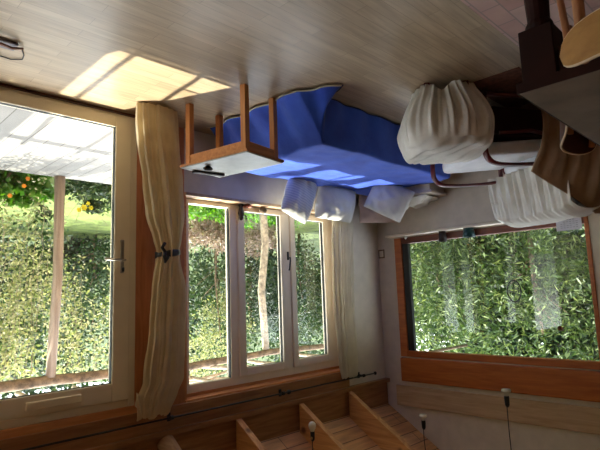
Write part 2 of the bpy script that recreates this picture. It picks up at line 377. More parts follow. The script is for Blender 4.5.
# ------------------------------------------------------------------ triple window
w1 = thing('window_1', 'white three light window with two opening casements', 'window', (-3.15, 3.58, .55)); w1['kind'] = 'structure'
YW = 3.58
b = MB(); b.box(-2.22, -2.28, YW-.01, YW+.06, .565, 2.135).box(-2.70, -2.78, YW-.01, YW+.06, .565, 2.135).box(-3.36, -3.43, YW-.01, YW+.06, .565, 2.135).box(-3.985, -4.09, YW-.01, YW+.06, .565, 2.135)
b.box(-2.22, -4.09, YW-.009, YW+.059, .565, .60).box(-2.22, -4.09, YW-.009, YW+.059, 2.07, 2.135)
b.build('window_frame', M['whiteframe'], w1, bevel=.004)
for k, (xa, xb, za, zb) in enumerate(((-2.78, -3.36, .60, 2.07), (-3.43, -3.985, .60, 2.07))):
    b = MB(); g = (.075, .06, .02, .065) if k == 0 else (.065, .07, .035, .07)
    ring(b, 'y', xa, xb, za, zb, (g[0], g[1], g[2], g[3]), YW-.025, YW+.035); 
    # ring() takes a0>a1: left/right swap handled by sign
    b.build('sash', M['whiteframe'], w1, bevel=.004)
    MB().box(xa-g[0]-.001, xb+g[1]+.001, YW+.005, YW+.011, za+g[2], zb-g[3]).build('pane', M['glass'], w1)
    bb = MB(); ring(bb, 'y', xa-g[0]+.004, xb+g[1]-.004, za+g[2]-.004, zb-g[3]+.004, (.007,)*4, YW-.006, YW+.02); bb.build('seal', M['seal'], w1)
MB().box(-2.28, -2.70, YW+.01, YW+.016, .60, 2.07).build('pane', M['glass'], w1)
b = MB(); b.box(-2.694, -2.702, YW+.0, YW+.03, .60, 2.07); b.build('seal', M['seal'], w1)
h = MB().box(-3.375, -3.395, YW-.035, YW-.024, .97, 1.05).build('window_handle', M['black'], w1, bevel=.003)
MB().tube([(-3.385, YW-.03, 1.03), (-3.385, YW-.06, 1.03), (-3.38, YW-.065, 1.06), (-3.372, YW-.06, 1.14), (-3.36, YW-.065, 1.15)], .007, 8).build('lever', M['black'], h, smooth=True)
# timber lining of the opening
rv = MB(); rv.box(-2.18, -2.20, WA, YW+.05, .55, 2.18).box(-4.10, -4.12, WA-.01, YW+.05, .55, 2.18).box(-2.18, -4.12, WA-.012, YW+.05, 2.16, 2.19).box(-2.2,-4.1, YW-.008, YW+.05, 2.135, 2.16)
rv.box(-4.10, -4.16, WA-.012, WA, .555, 2.175)
rv.build('window_lining', M['orange_x'], w1, bevel=.002)
MB().box(-2.18, -4.12, WA-.02, YW+.05, .535, .562).build('window_sill', M['pine_y'], w1, bevel=.004)  # paler than the lining: sunlight on the sill put into its colour

# ------------------------------------------------------------------ wide side window
w2 = thing('window_2', 'wide single pane side window in an orange timber frame', 'window', (WB, 2.26, .79)); w2['kind'] = 'structure'
b = MB(); b.box(WB-.06, WB+.012, 3.16, 3.25, .80, 2.09).box(WB-.06, WB+.012, 1.27, 1.305, .80, 2.09); b.box(WB-.06, WB+.010, 1.305, 3.16, 2.025, 2.09)
b.build('window_frame', M['orange_y'], w2, bevel=.004)
b = MB(); b.box(WB-.06, WB+.008, 1.305, 3.16, .80, .868); b.build('bottom_rail', M['redwood_y'], w2, bevel=.004, label='dark reddish bottom rail')
MB().box(WB-.04, WB-.034, 1.305, 3.16, .868, 2.025).build('pane', M['glass'], w2)
b = MB(); b.box(WB-.05, WB-.008, 3.085, 3.16, .868, 2.025); b.build('mullion', M['black'], w2, label='blackish strip beside the left jamb')  # black strip standing in for a dark post outside the pane
MB().box(WB-.0, WB+.11, 1.10, 3.30, .765, .79).build('window_sill', M['whiteframe'], w2, bevel=.006)

# ------------------------------------------------------------------ wall switch
sw = thing('light_switch', 'small cream wall switch in a brown frame by the room corner', 'switch', (WB, 3.432, .955))
MB().box(WB, WB+.010, 3.395, 3.475, .905, 1.005).build('back_plate', M['switchframe'], sw, bevel=.003)
MB().box(WB+.010, WB+.014, 3.405, 3.458, .922, .990).build('rocker', M['switch'], sw, bevel=.003)

# ------------------------------------------------------------------ curtain rod and curtains
rd = thing('curtain_rod', 'thin black curtain rod running above door and window', 'curtain rod', (-2.5, 3.39, 2.268))
MB().tube([(-.3, 3.40, 2.245), (-4.47, 3.40, 2.245)], .007, 8).build('rod', M['black'], rd, smooth=True)
for x in (-.6, -2.02, -3.13, -4.28):
    MB().tube([(x, 3.46 if x > -4.1 else 3.48, 2.245), (x, 3.40, 2.245)], .008, 8).box(x-.012, x+.012, 3.435 if x > -4.1 else 3.465, 3.445 if x > -4.1 else 3.48, 2.215, 2.275).tube([(x-.012, 3.40, 2.245), (x+.012, 3.40, 2.245)], .016, 10).build('bracket', M['black'], rd)
MB().lathe([(.004,-.018),(.014,-.012),(.017,0),(.014,.012),(.004,.018)], (-4.475, 3.40, 2.245), 12).build('finial', M['black'], rd, smooth=True)
MB().lathe([(.004,-.02),(.018,-.012),(.022,0),(.018,.012),(.004,.02)], (-3.20, 3.40, 2.245), 12).build('finial', M['black'], rd, smooth=True)

def interp(tab, z):
    for i in range(len(tab)-1):
        a, b2 = tab[i], tab[i+1]
        if a[0] >= z >= b2[0]:
            t = (a[0]-z)/(a[0]-b2[0]); t = t*t*(3-2*t)*.6+t*.4
            return [a[k]+(b2[k]-a[k])*t for k in range(1, len(a))]
    return list(tab[-1][1:]) if z < tab[-1][0] else list(tab[0][1:])
T1 = [(2.205,-1.752,-1.975,3.385,.03),(2.193,-1.751,-1.983,3.375,.035),(2.061,-1.742,-2.032,3.36,.045),(1.962,-1.785,-2.082,3.36,.05),(1.612,-1.815,-2.10,3.355,.05),(1.322,-1.835,-2.092,3.35,.055),(1.10,-1.862,-2.045,3.345,.06),(1.04,-1.868,-2.035,3.34,.06),(.952,-1.845,-2.055,3.34,.065),(.767,-1.776,-2.065,3.32,.07),(.512,-1.725,-2.03,3.29,.07),(.296,-1.675,-1.99,3.26,.07),(.12,-1.64,-1.955,3.225,.065),(.012,-1.63,-1.935,3.20,.055)]
def curtain_fn(tab, n, zt, zb, seed):
    def fn(u, v):
        z = zt + (zb-zt)*v; xa, xb, y, dp = interp(tab, z)
        # closed bundle: front half and back half of a flattened tube with folds
        a = 2*PI*u; cx, hw = (xa+xb)/2, abs(xa-xb)/2
        fold = math.sin(n*a + .7*nz(0, 0, z*1.1+seed) + seed + 1.2*nz(math.cos(a), math.sin(a), z))*.15 + .12*math.sin(round(n*1.7)*a+seed*2+z*.8) + .07*math.sin(round(n*2.9)*a+z*.6) + .16*nz(math.cos(a)*2.2, math.sin(a)*2.2, z*3.0, 1)
        k = 1 + fold*(.9 if dp > .04 else .6)
        x = cx + hw*math.cos(a)*min(k, 1.08); yy = y + dp*math.sin(a)*k + .012*nz(x*6, z*4, seed)
        return (x, min(yy, 3.43), max(z + (.012*math.sin(5*a+seed) if v < .01 else 0), .006))
    return fn
c1 = thing('curtain', 'long cream curtain gathered with a black tieback beside the garden door', 'curtain', (-1.9, 3.35, 0))
MB().grid(220, 110, curtain_fn(T1, 9, 2.205, .008, 2.0), closed=True).build('curtain_cloth', M['curtain'], c1, smooth=True)
# loose top flap
MB().grid(10, 8, lambda u, v: (-1.70-.05*u-.0*v, 3.335-.02*math.sin(u*3+v*2), 2.10+.075*u*(1-v)+.0*v-.09*v*(1-u*.4))).build('heading_flap', M['curtain'], c1, smooth=True, solid=.002)
def tie(u, v):
    a = 2*PI*u; w = .026*(1+.25*math.sin(3*a)); return (-1.952+.094*math.cos(a), 3.342+.070*math.sin(a), 1.055+w*(v-.5)*1.6+.012*math.cos(a))
tb = MB().grid(32, 4, tie, closed=True).build('tieback', M['black'], c1, smooth=True, solid=.008)
MB().tube([(-1.89,3.275,1.05),(-1.875,3.258,1.08),(-1.885,3.262,1.12),(-1.91,3.268,1.085)], .014, 8).tube([(-1.89,3.27,1.05),(-1.86,3.262,1.02),(-1.885,3.265,.985)], .012, 8).build('knot', M['black'], tb, smooth=True)
T2 = [(2.235,-3.94,-4.17,3.40,.025),(2.1,-3.90,-4.17,3.39,.03),(1.5,-3.86,-4.15,3.39,.035),(.9,-3.86,-4.18,3.385,.035),(.56,-3.88,-4.19,3.38,.035)]
c2 = thing('curtain', 'plain cream curtain hanging straight at the corner end of the window', 'curtain', (-4.02, 3.39, .56))
MB().grid(160, 50, curtain_fn(T2, 10, 2.225, .56, 5.0), closed=True).build('curtain_cloth', M['curtain2'], c2, smooth=True)

# ------------------------------------------------------------------ small oak table in front of the bed
tl = thing('side_table', 'small honey oak table with a grey top in front of the blue bed', 'table', (-2.126, 2.775, 0), math.radians(-10), local=True)
for sx in (-1, 1):
    for sy in (-1, 1):
        x, y = sx*.152, sy*.262
        MB().box(x-.021, x+.021, y-.021, y+.021, 0, .452).build('leg', M['oak_z'], tl, bevel=.002)
b = MB(); b.box(-.131, .131, -.279, -.261, .385, .452).box(-.131, .131, .261, .279, .385, .452).box(-.168, -.150, -.241, .241, .385, .452).box(.150, .168, -.241, .241, .385, .452)
b.build('apron', M['oak_x'], tl)
b = MB(); b.box(-.198, .198, -.315, .315, .4525, .468); b.build('edge_band', M['oak_x'], tl, bevel=.002)
MB().box(-.192, .192, -.309, .309, .4685, .476).build('tabletop', M['greytop'], tl, bevel=.002)
g = thing('remote_control', 'dark slim remote control lying across the grey table top', 'remote control', (-2.10, 3.02, .4765), math.radians(8), local=True)
MB().box(-.125, .125, -.02, .02, 0, .018).build('body', M['chocolate'], g, bevel=.006)
for k in range(3):
    MB().lathe([(.005, .018), (.005, .021)], (-.05+k*.04, 0, 0), 8).build('button', M['black'], g)
g = tag(MB().lathe([(.012,0),(.028,.012),(.032,.024),(.024,.036),(.008,.042)], (0,0,0), 12).build('wallet', M['black'], smooth=True), 'small black purse on the grey table top by the remote', 'purse')
g.name = 'coin_purse'; g.location = (-1.99, 2.87, .4765); g.scale = (1.2, .7, .9)

# ------------------------------------------------------------------ daybed with blue spread
bd = thing('daybed', 'low daybed under a royal blue bedspread by the window wall', 'bed', (-3.4, 2.8, 0))
MB().box(-4.34, -2.60, 2.34, 3.26, .06, .17).build('bed_base', M['dark'], bd)
MB().box(-4.34, -2.60, 2.33, 3.27, .17, .315).build('mattress', M['mattress'], bd, bevel=.04)
for x in (-4.28, -2.68):
    for y in (2.4, 3.2): MB().box(x-.025, x+.025, y-.025, y+.025, 0, .06).build('leg', M['dark'], bd)
L0, LX, B0, BY = -.37, 1.80, -.355, 1.06
def spread(u, v):
    a = L0 + (LX-L0)*u; bb = B0 + (BY-B0)*v
    da, db = max(0, -a), max(0, -bb); dbk = max(0, bb-.98)
    x = -2.575 - max(a, 0); y = 2.31 + max(bb, 0)
    top = .335 + .010*nz(x*2.2, y*3.1, 1) + .006*math.sin(x*9+y*14+2*nz(x*3, y*3, 0)) + .004*nz(x*9, y*12, 4)
    if da == 0 and db == 0 and dbk == 0: return (x, y, top)
    c = da*db/(.37*.355); fold = math.sin(a*22+3*nz(a*3, 0, 2)); foldb = math.sin(bb*19+2*nz(bb*3, 0, 7))
    ox = .24*(da/.37)**1.15 - .16*c + .020*foldb*(da/.37)
    oy = .05*(db/.355) + .22*c + .010*fold*(db/.355)*(1-.3*c)
    z = max(.012, top - max(da, db)*.95 + .0*c)
    if c > .05: z = max(.012, top - (max(da, db)*.95))
    if bb > 2.31: pass
    hy = .045*max(0, (bb-.4))*(da > 0)
    y2 = y - oy
    if dbk > 0: y2 = 2.31+.98+.02*(dbk/.08); z = min(z, top - dbk*.9)
    return (x + ox + hy, y2, z)
MB().grid(130, 90, spread).build('bedspread', M['blue'], bd, smooth=True, solid=.006)
def hem(k, n=60):
    pts = []
    for i in range(n+1):
        t = i/n
        p = spread(0, t) if k == 0 else spread(t*.93, 0)
        pts.append((p[0]+(.006 if k == 0 else 0), p[1]-(.006 if k else 0), p[2]+.004))
    return pts
MB().tube(hem(0), .0055, 6).build('piping', M['piping'], bd, smooth=True)
MB().tube(hem(1, 90), .004, 6).build('piping', M['navy'], bd, smooth=True)

# ------------------------------------------------------------------ pillows
def pillow(name, label, mat, c, w, h, t, rz_, tilt, seed, cat='pillow', rx=0, group=None):
    def fn(u, v):
        return None
    mb = MB(); n = 22
    def side(s):
        def g(u, v):
            a, b2 = u*2-1, v*2-1
            th = (max(0, 1-abs(a)**2.6)**.5)*(max(0, 1-abs(b2)**2.6)**.5)
            pin = 1 - .10*(abs(a)**3)*(1-abs(b2)) ; pin2 = 1 - .10*(abs(b2)**3)*(1-abs(a))
            wr = .012*nz(a*3+seed, b2*3, s*2) + .006*math.sin(a*10+b2*6+seed+3*nz(a*2, b2*2, seed))*(th > .05)
            return (a*w/2*pin2*(1+.03*nz(seed, a, b2)), s*(t/2*th + wr*th), b2*h/2*pin)
        return g
    mb.grid(n, n, side(1)); mb.grid(n, n, side(-1))
    bmesh.ops.remove_doubles(mb.bm, verts=mb.bm.verts[:], dist=.0008)
    o = mb.build(name, mat, smooth=True, origin=False, sub=1)
    o.rotation_euler = (tilt, rx, rz_); o.location = c
    return tag(o, label, cat, group)
pillow('pillow', 'striped white pillow leaning below the sill, nearest the small oak table', M['pillow'], (-3.27,3.25,.485), .38, .43, .17, math.radians(-8), math.radians(-10), 1.0, rx=math.radians(16))
pillow('pillow', 'plump greyish pillow leaning below the sill in the middle of the row', M['pillow2'], (-3.84,3.30,.48), .54, .36, .19, math.radians(2), math.radians(-14), 4.0, rx=math.radians(2))
pillow('pillow', 'white pillow set cornerwise nearest the room corner', M['pillow2'], (-4.21,2.91,.46), .42, .36, .16, math.radians(48), math.radians(-22), 8.0, rx=math.radians(28))
pillow('pillow', 'pale pink pillow behind the cornerwise white pillow', M['pink_cloth'], (-4.52,3.24,.46), .50, .36, .14, math.radians(35), math.radians(-8), 12.0)
# pale chest against the side wall
ch = thing('blanket_chest', 'low pale chest against the side wall behind the bed', 'chest', (-4.53, 2.98, 0))
MB().box(-4.69, -4.40, 2.55, 3.42, 0, .40).build('body', M['plaster'], ch, bevel=.006)
MB().box(-4.692, -4.38, 2.52, 3.44, .402, .43).build('lid', M['plaster'], ch, bevel=.006)
def crumple(name, label, mat, x0, x1, y0, y1, z, amp, seed, cat):
    def fn(u, v):
        x = x0+(x1-x0)*u; y = y0+(y1-y0)*v
        e = min(u, 1-u, v, 1-v); k = min(1, e*5)
        return (x+.03*nz(v*5, seed, 0), y+.03*nz(u*5, 0, seed), z + .01 + amp*k*(.55+.9*abs(nz(u*4+seed, v*4, 1)) + .25*math.sin(u*14+v*9+3*nz(u*3, v*3, seed))))
    return tag(MB().grid(40, 40, fn).build(name, mat, smooth=True, solid=.006), label, cat)
crumple('blanket', 'crumpled off white blanket heaped on the low chest', M['throw'], -4.68, -4.38, 2.60, 3.0, .432, .075, 3.3, 'blanket')

# ------------------------------------------------------------------ window sill ornaments
def bowl(name, label, mat, c, r, h, cat):
    return tag(MB().lathe([(r*.4,0),(r*.75,h*.25),(r,h),(r*.92,h),(r*.6,h*.35),(.002,h*.2)], c, 20).build(name, mat, smooth=True), label, cat)
bowl('bowl', 'shallow terracotta bowl on the sunny window sill', M['terracotta'], (-2.86,3.515,.563), .045, .025, 'bowl')
st = thing('figurine', 'dark carved figurine standing on the sill beside the terracotta bowl', 'figurine', (-2.80,3.54,.563))
MB().lathe([(.022,0),(.026,.01),(.016,.03),(.024,.06),(.03,.085),(.018,.11),(.02,.125),(.015,.14),(.003,.148)], (-2.80,3.53,.563), 12).build('body', M['chocolate'], st, smooth=True)
MB().tube([(-2.82,3.53,.65),(-2.85,3.525,.67),(-2.855,3.525,.70)], .007, 6).build('arm', M['chocolate'], st, smooth=True)
st = thing('pine_cone', 'brown pine cone lying on the window sill', 'pine cone', (-3.05,3.52,.563))
b = MB()
for k in range(7):
    r = .012+.028*math.sin(PI*(k+1)/9); b.lathe([(r*.6,0),(r,.004),(r*.7,.010)], (-3.05,3.52,.563+k*.0085), 9)
b.build('scales', M['bark'], st)
MB().tube([(-3.05,3.52,.62),(-3.052,3.522,.645)], .003, 6).build('stalk', M['bark'], st)
# side window sill
def cup(label, y, r, h, mat, cat='pot'):
    return tag(MB().lathe([(r*.8,0),(r,h),(r*.88,h),(r*.7,.008),(.001,.008)], (WB+.055, y, .7905), 18).build('plant_pot', mat, smooth=True), label, cat, None)
cup('small dark brown pot on the sill of the side window', 2.62, .043, .105, M['chocolate'])
cup('small teal glazed pot on the side window sill', 2.33, .062, .09, M['teal'])
tag(MB().lathe([(.014,0),(.022,.01),(.014,.022),(.004,.034)], (WB+.05,3.07,.7905), 10).build('seashell', M['bulb'], smooth=True), 'tiny white shell at the left end of the side window sill', 'shell')
pn = thing('paper_notice', 'white paper notice leaning at the bottom of the side window', 'paper', (WB+.03, 1.4, .795))
MB().box(WB+.030, WB+.032, 1.315, 1.52, .80, .915).build('sheet', M['paper'], pn)
b = MB()
for k in range(5):
    for q in range(6):
        if (k*3+q*5) % 7: b.box(WB+.0322, WB+.0326, 1.345+q*.025, 1.345+q*.025+.016, .822+k*.017, .825+k*.017)
b.build('handwriting', M['ink'], pn)
# hanging ornament: thin oval ring with a small dragonfly
om = thing('window_ornament', 'thin oval wire ornament hanging in front of the side window', 'ornament', (WB+.02, 1.95, 1.33))
pts = [(WB+.02, 1.95+.062*math.cos(t*PI/12), 1.425+.10*math.sin(t*PI/12)) for t in range(25)]
MB().tube(pts, .006, 6).build('ring', M['black'], om, smooth=True)
MB().tube([(WB+.02,1.95,1.36),(WB+.02,1.952,1.47)], .005, 6).tube([(WB+.02,1.95,1.44),(WB+.02,1.985,1.47),(WB+.02,1.99,1.40)], .003, 6).tube([(WB+.02,1.95,1.44),(WB+.02,1.915,1.47),(WB+.02,1.91,1.39)], .003, 6).build('dragonfly', M['black'], om, smooth=True)
MB().tube([(WB+.02,1.95,1.525),(WB+.02,1.95,2.02)], .0009, 4).build('thread', M['black'], om)
sc = thing('suncatcher', 'small dark round suncatcher on a thread near the side window edge', 'ornament', (WB+.02, 1.58, 1.7))
MB().lathe([(.004,-.022),(.018,-.014),(.022,0),(.018,.014),(.004,.022)], (WB+.025,1.58,1.757), 14).build('bead', M['leather'], sc, smooth=True)
MB().tube([(WB+.025,1.58,1.60),(WB+.025,1.58,2.02)], .0012, 4).build('thread', M['black'], sc)

# ------------------------------------------------------------------ hanging bulbs
def pendant(label, x, y, z, style):
    t = thing('pendant_bulb', label, 'light bulb', (x, y, z), group=None)
    top = rz(y, .25)
    if style == 0:   # round bulb
        MB().lathe([(.004,0),(.018,.004),(.028,.016),(.031,.032),(.027,.05),(.018,.064),(.016,.074)], (x,y,z), 18).build('bulb', M['bulb'], t, smooth=True)
        h0 = .074
    else:            # flat capsule spot
        MB().lathe([(.004,0),(.030,.003),(.034,.012),(.030,.024),(.012,.034),(.011,.05)], (x,y,z), 18).build('bulb', M['bulb'], t, smooth=True)
        h0 = .05
    MB().lathe([(.016,h0),(.018,h0+.01),(.016,h0+.06),(.008,h0+.075)], (x,y,z), 14).build('socket', M['black'], t, smooth=True)
    pts = [(x+.004*math.sin(k*1.1), y+.004*math.cos(k*.9), z+h0+.07+(top-z-h0-.072)*k/10) for k in range(11)]
    MB().tube(pts, .0035, 6).build('cable', M['black'], t, smooth=True)
    return t
t = pendant('round milky bulb hanging beside a rafter', -2.98, 2.91, 2.385, 0)
for sx in (-1, 1): MB().lathe([(.004,-.01),(.009,0),(.004,.01)], (-2.98+sx*.022, 2.91-sx*.012, 2.505), 8).build('connector', M['brass'], t, smooth=True)
pendant('flat topped bulb hanging against the white gable wall', -3.9, 2.478, 2.44, 1)
pendant('flat topped bulb hanging in front of the pale pine board', -3.6, 1.60, 2.095, 1)

# ------------------------------------------------------------------ footstool under throw
fs = thing('footstool', 'square footstool hidden under an off white throw before the armchair', 'footstool', (-3.13, 1.665, 0), math.radians(-42), local=True)
MB().box(-.23, .23, -.23, .23, .24, .43).build('cushion', M['seatwhite'], fs, bevel=.04)
for sx in (-1, 1):
    for sy in (-1, 1): MB().box(sx*.13-.018, sx*.13+.018, sy*.13-.018, sy*.13+.018, 0, .24).build('leg', M['darkred'], fs, bevel=.003)
def superr(a, e=3.2): return (abs(math.cos(a))**e+abs(math.sin(a))**e)**(-1/e)
def stoolcloth(u, v):
    a = 2*PI*u; ca, sa = math.cos(a), math.sin(a)
    if v < .42:
        k = v/.42; r = .285*superr(a)*k; X, Y = ca*r, sa*r
        z = .465 + .02*(1-k*k) + .020*nz(X*5, Y*5, 2)
        z += .011*math.sin((X*.6+Y)*58 + 5*nz(X*4, Y*4, 1))*min(1, k*2) * (.4+.6*abs(nz(X*6, Y*6, 7))*2)
        z -= 1.1*max(0, k-.82)**2
    else:
        k = (v-.42)/.58; w0 = nz(ca*1.5, sa*1.5, 3)
        fold = math.sin(15*a+4*w0+1.2*k) + .6*math.sin(27*a+1+3*w0) + .35*math.sin(44*a)
        r = .285*superr(a, 3.2-1.0*k) + .03*math.sin(PI*min(1, k*1.2)) - .105*k**1.6 + .017*fold*min(1, k*3)*(1-.2*k)
        z = .43 - k*(.415 - .03*math.sin(3*a+1) - .02*math.sin(7*a))
    return (r*ca, r*sa, max(z, .01))
o = MB().grid(300, 90, stoolcloth, closed=True); bmesh.ops.remove_doubles(o.bm, verts=o.bm.verts[:], dist=.0005)
o = o.build('throw', M['throw'], smooth=True, origin=False)
o.location = (-3.13, 1.665, 0); o.rotation_euler = (0, 0, math.radians(-42))
tag(o, 'off white throw draped in folds over the footstool', 'throw')

# ------------------------------------------------------------------ armchair with bent wood arms
ac = thing('armchair', 'armchair with dark red bent wood arms and white cushions', 'armchair', (-3.82, 1.60, 0), math.radians(29), local=True)
for s in (-1, 1):
    y = s*.345
    arm = [(.34,y,.02),(.355,y,.2),(.37,y,.42),(.35,y,.50),(.28,y,.535),(.10,y,.535),(-.15,y,.51),(-.30,y,.48)]
    # smooth path
    P = []
    for i in range(len(arm)-1):
        p0 = Vector(arm[max(i-1,0)]); p1 = Vector(arm[i]); p2 = Vector(arm[i+1]); p3 = Vector(arm[min(i+2,len(arm)-1)])
        for k in range(5):
            t = k/5; P.append(.5*((2*p1)+(-p0+p2)*t+(2*p0-5*p1+4*p2-p3)*t*t+(-p0+3*p1-3*p2+p3)*t*t*t))
    P.append(Vector(arm[-1]))
    MB().tube(P, .024, 10, squash=(1.15,.6)).build('arm', M['darkred'], ac, smooth=True)
    MB().tube([(.33,y,.025),(.0,y,.022),(-.38,y,.025)], .022, 8, squash=(1.1,.6)).build('runner', M['darkred'], ac, smooth=True)
    MB().tube([(.22,y*.93,.30),(-.05,y*.93,.27),(-.26,y*.93,.30),(-.36,y*.93,.5),(-.48,y*.93,.80)], .02, 8, squash=(1.1,.7)).build('side_rail', M['darkred'], ac, smooth=True)
    MB().tube([(-.30,y*.98,.03),(-.28,y*.98,.30),(-.28,y*.98,.49)], .018, 8).build('rear_post', M['darkred'], ac, smooth=True)
MB().box(-.30, .26, -.315, .315, .10, .31).build('seat_base', M['dark'], ac, bevel=.01)
for q in ((.30,.12),(-.34,.27)): MB().tube([(q[0],-.34,q[1]),(q[0],.34,q[1])], .015, 8).build('stretcher', M['darkred'], ac)
mat = Matrix.Translation((0,0,.38)) @ Matrix.Rotation(math.radians(-6), 4, 'Y')
MB().box(-.24, .33, -.29, .29, -.055, .05, mat).build('seat_cushion', M['seatwhite'], ac, bevel=.035, smooth=True)
mat = Matrix.Translation((-.38,0,.59)) @ Matrix.Rotation(math.radians(-20), 4, 'Y')
MB().box(-.05, .05, -.29, .29, -.24, .22, mat).build('back_cushion', M['seatwhite'], ac, bevel=.035, smooth=True)
# throw over the back: front hang, over the top, and down behind and at the camera side
def backthrow(u, v):
    y = -.42 + .84*v
    s = u*1.42      # arclength: 0 = front bottom
    tx, tz = -.36, .93
    fold = .015*math.sin(y*70 + 3.5*nz(y*3, u*2, 0)) + .010*math.sin(y*121+u*3+2*nz(y*5,u,3))
    if s < .50:
        k = s/.50; x = -.225 + (tx+.10+.225)*k; z = .47 + (.845-.47)*k; x += fold*(1.25-k)+.01
    elif s < .68:
        k = (s-.50)/.18; a = PI*k; x = -.385+.115*math.cos(a)-.03*k + fold*.3; z = .85+.045*math.sin(a)
    else:
        k = (s-.68)/.74; x = -.52 - .07*k + fold*k*1.5; z = .845 - k*.62
    e = abs(v-.5)*2
    z -= .05*max(0, e-.75)*4*(1 if s > .3 else .3); z += .012*nz(y*4, s*4, 1)
    return (x, y, z)
o = MB().grid(80, 200, backthrow).build('throw', M['throw'], smooth=True, solid=.005, origin=False)
o.location = ac.location; o.rotation_euler = ac.rotation_euler; tag(o, 'pleated white throw over the back of the armchair', 'throw')
# shaded side of the white throw, its shade painted in as tan
def sidethrow(u, v):
    # v: along depth; u: down
    x = -.70 + .74*v; k = u
    fold = .016*math.sin(x*38+2*nz(x*3, u*2, 5)) + .008*math.sin(x*71+1)
    ztop = .885 - .40*max(0, v-.30)**.9
    y = -.385 - .10*math.sin(PI*min(1, k*.8))*.9 - fold*min(1, k*3) - .06*k
    return (x - .02*k, y, ztop*(1-k) + .16*k + .015*nz(x*4, u*4, 2))
o = MB().grid(50, 70, sidethrow).build('throw', M['shade_tinted_cloth'], smooth=True, solid=.005, origin=False)
o.location = ac.location; o.rotation_euler = ac.rotation_euler; tag(o, 'shade-tinted throw hanging down the armchair side nearest the dining table', 'throw')

# things on the floor in the shade
tag(MB().box(-3.95, -3.17, 1.14, 1.50, .001, .009).build('rug', M['rug'], bevel=.003), 'small dark brown mat on the floor before the dining table', 'rug')
bx = thing('cardboard_box', 'small brown cardboard box on the floor behind the footstool', 'box', (-4.0, 1.28, .01))
MB().box(-4.08, -3.86, 1.20, 1.40, .010, .13).build('body', M['card'], bx, bevel=.003)
MB().box(-4.08, -3.97, 1.20, 1.40, .131, .135).box(-3.968, -3.86, 1.20, 1.40, .131, .135).build('flap', M['card'], bx)

# ------------------------------------------------------------------ dining table
dt = thing('dining_table', 'dark wooden dining table with a worn grey top at the room side', 'table', (-2.4, 0, 0))
MB().box(-3.15, -1.69, -.85, .615, .728, .752).build('tabletop', M['greytop2'], dt, bevel=.003)
b = MB(); b.box(-1.70, -1.686, -.86, .622, .715, .750).box(-3.15, -1.70, .612, .622, .715, .750); b.build('edge_strip', M['dark'], dt)
b = MB(); b.box(-1.74, -1.715, -.78, .49, .62, .727).box(-3.05, -1.80, .555, .58, .62, .727); b.build('apron', M['dark'], dt)
for x, y in ((-1.755, .55), (-3.09, .55), (-1.755, -.8), (-3.09, -.8)):
    b = MB(); b.box(x-.055, x+.055, y-.055, y+.055, .53, .727)
    b.lathe([(.040,.53),(.046,.51),(.036,.49),(.040,.40),(.042,.2),(.034,.06),(.045,.04),(.045,0)], (x,y,0), 16)
    b.build('leg', M['dark'], dt, bevel=.004)

# ------------------------------------------------------------------ dining chairs
def chair(label, loc, rot, board, frame, seatm, zb=.80, bh=.072):
    t = thing('dining_chair', label, 'chair', loc, rot, local=True)
    # seat, rounded
    def seat(s):
        return lambda u, v: ((.205*superr(2*PI*u, 3.5)*v*math.cos(2*PI*u)), .205*superr(2*PI*u, 3.5)*v*math.sin(2*PI*u), .445+s*.009)
    b = MB().grid(32, 4, seat(1), closed=True).grid(32, 4, seat(-1), closed=True); bmesh.ops.remove_doubles(b.bm, verts=b.bm.verts[:], dist=.0004)
    rim = [(.205*superr(2*PI*k/32, 3.5)*math.cos(2*PI*k/32), .205*superr(2*PI*k/32, 3.5)*math.sin(2*PI*k/32)) for k in range(32)]
    b.verts_faces([(x, y, .436) for x, y in rim]+[(x, y, .454) for x, y in rim], [(k, (k+1) % 32, 32+(k+1) % 32, 32+k) for k in range(32)])
    b.build('seat', seatm, t)
    for sy in (-1, 1):
        MB().tube([(.16, sy*.15, .436), (.19, sy*.175, .0)], [.017, .013], 10).build('leg', frame, t, smooth=True)
        MB().tube([(-.22, sy*.165, .0), (-.19, sy*.16, .44), (-.215, sy*.16, .62), (-.235, sy*.155, zb+.04)], [.014,.017,.016,.013], 10).build('leg', frame, t, smooth=True)
    for xs in (-.19, .17): MB().tube([(xs,-.155,.25),(xs,.155,.25)], .010, 8).build('stretcher', frame, t, smooth=True)
    for sy in (-1, 1): MB().tube([(-.20,sy*.155,.30),(-.14,sy*.16,.40),(-.03,sy*.155,.432)], .009, 8).build('brace', frame, t, smooth=True)
    # curved back board with rounded ends
    Rr = .33; A = .70
    def bk(off):
        def g(u, v):
            a = (u*2-1)*A; e = abs(u*2-1); hh = bh*max(0.0, 1-e**5)**.5
            zz = zb + (v*2-1)*hh + .0
            rr = Rr+off
            return (-.302 + Rr - rr*math.cos(a) - .10*(zz-zb), rr*math.sin(a), zz)
        return g
    b = MB().grid(36, 8, bk(.006)).grid(36, 8, bk(-.006)); b.build('backrest', board, t, smooth=True)
    rimp = []
    for k in range(37):
        u = k/36; p = bk(0)(u, 1.0); rimp.append(p)
    for k in range(36, -1, -1):
        rimp.append(bk(0)(k/36, 0.0))
    bb = t_ = MB().tube(rimp, .0055, 6).build('rim', M['rim'], [c for c in COL.objects if c.parent == t and c.name.startswith('backrest')][0], smooth=True)
    return t
chair('dining chair with a curved yellow veneer back at the near table edge', (-1.655, .175, 0), PI+.08, M['yellowoak'], M['lightoak_z'], M['yellowoak'], zb=.775, bh=.058)
chair('dining chair with a dark brown curved back pushed under the far table side', (-2.53, .43, 0), -PI/2, M['brownveneer'], M['lightoak_z'], M['brownveneer'], zb=.695)

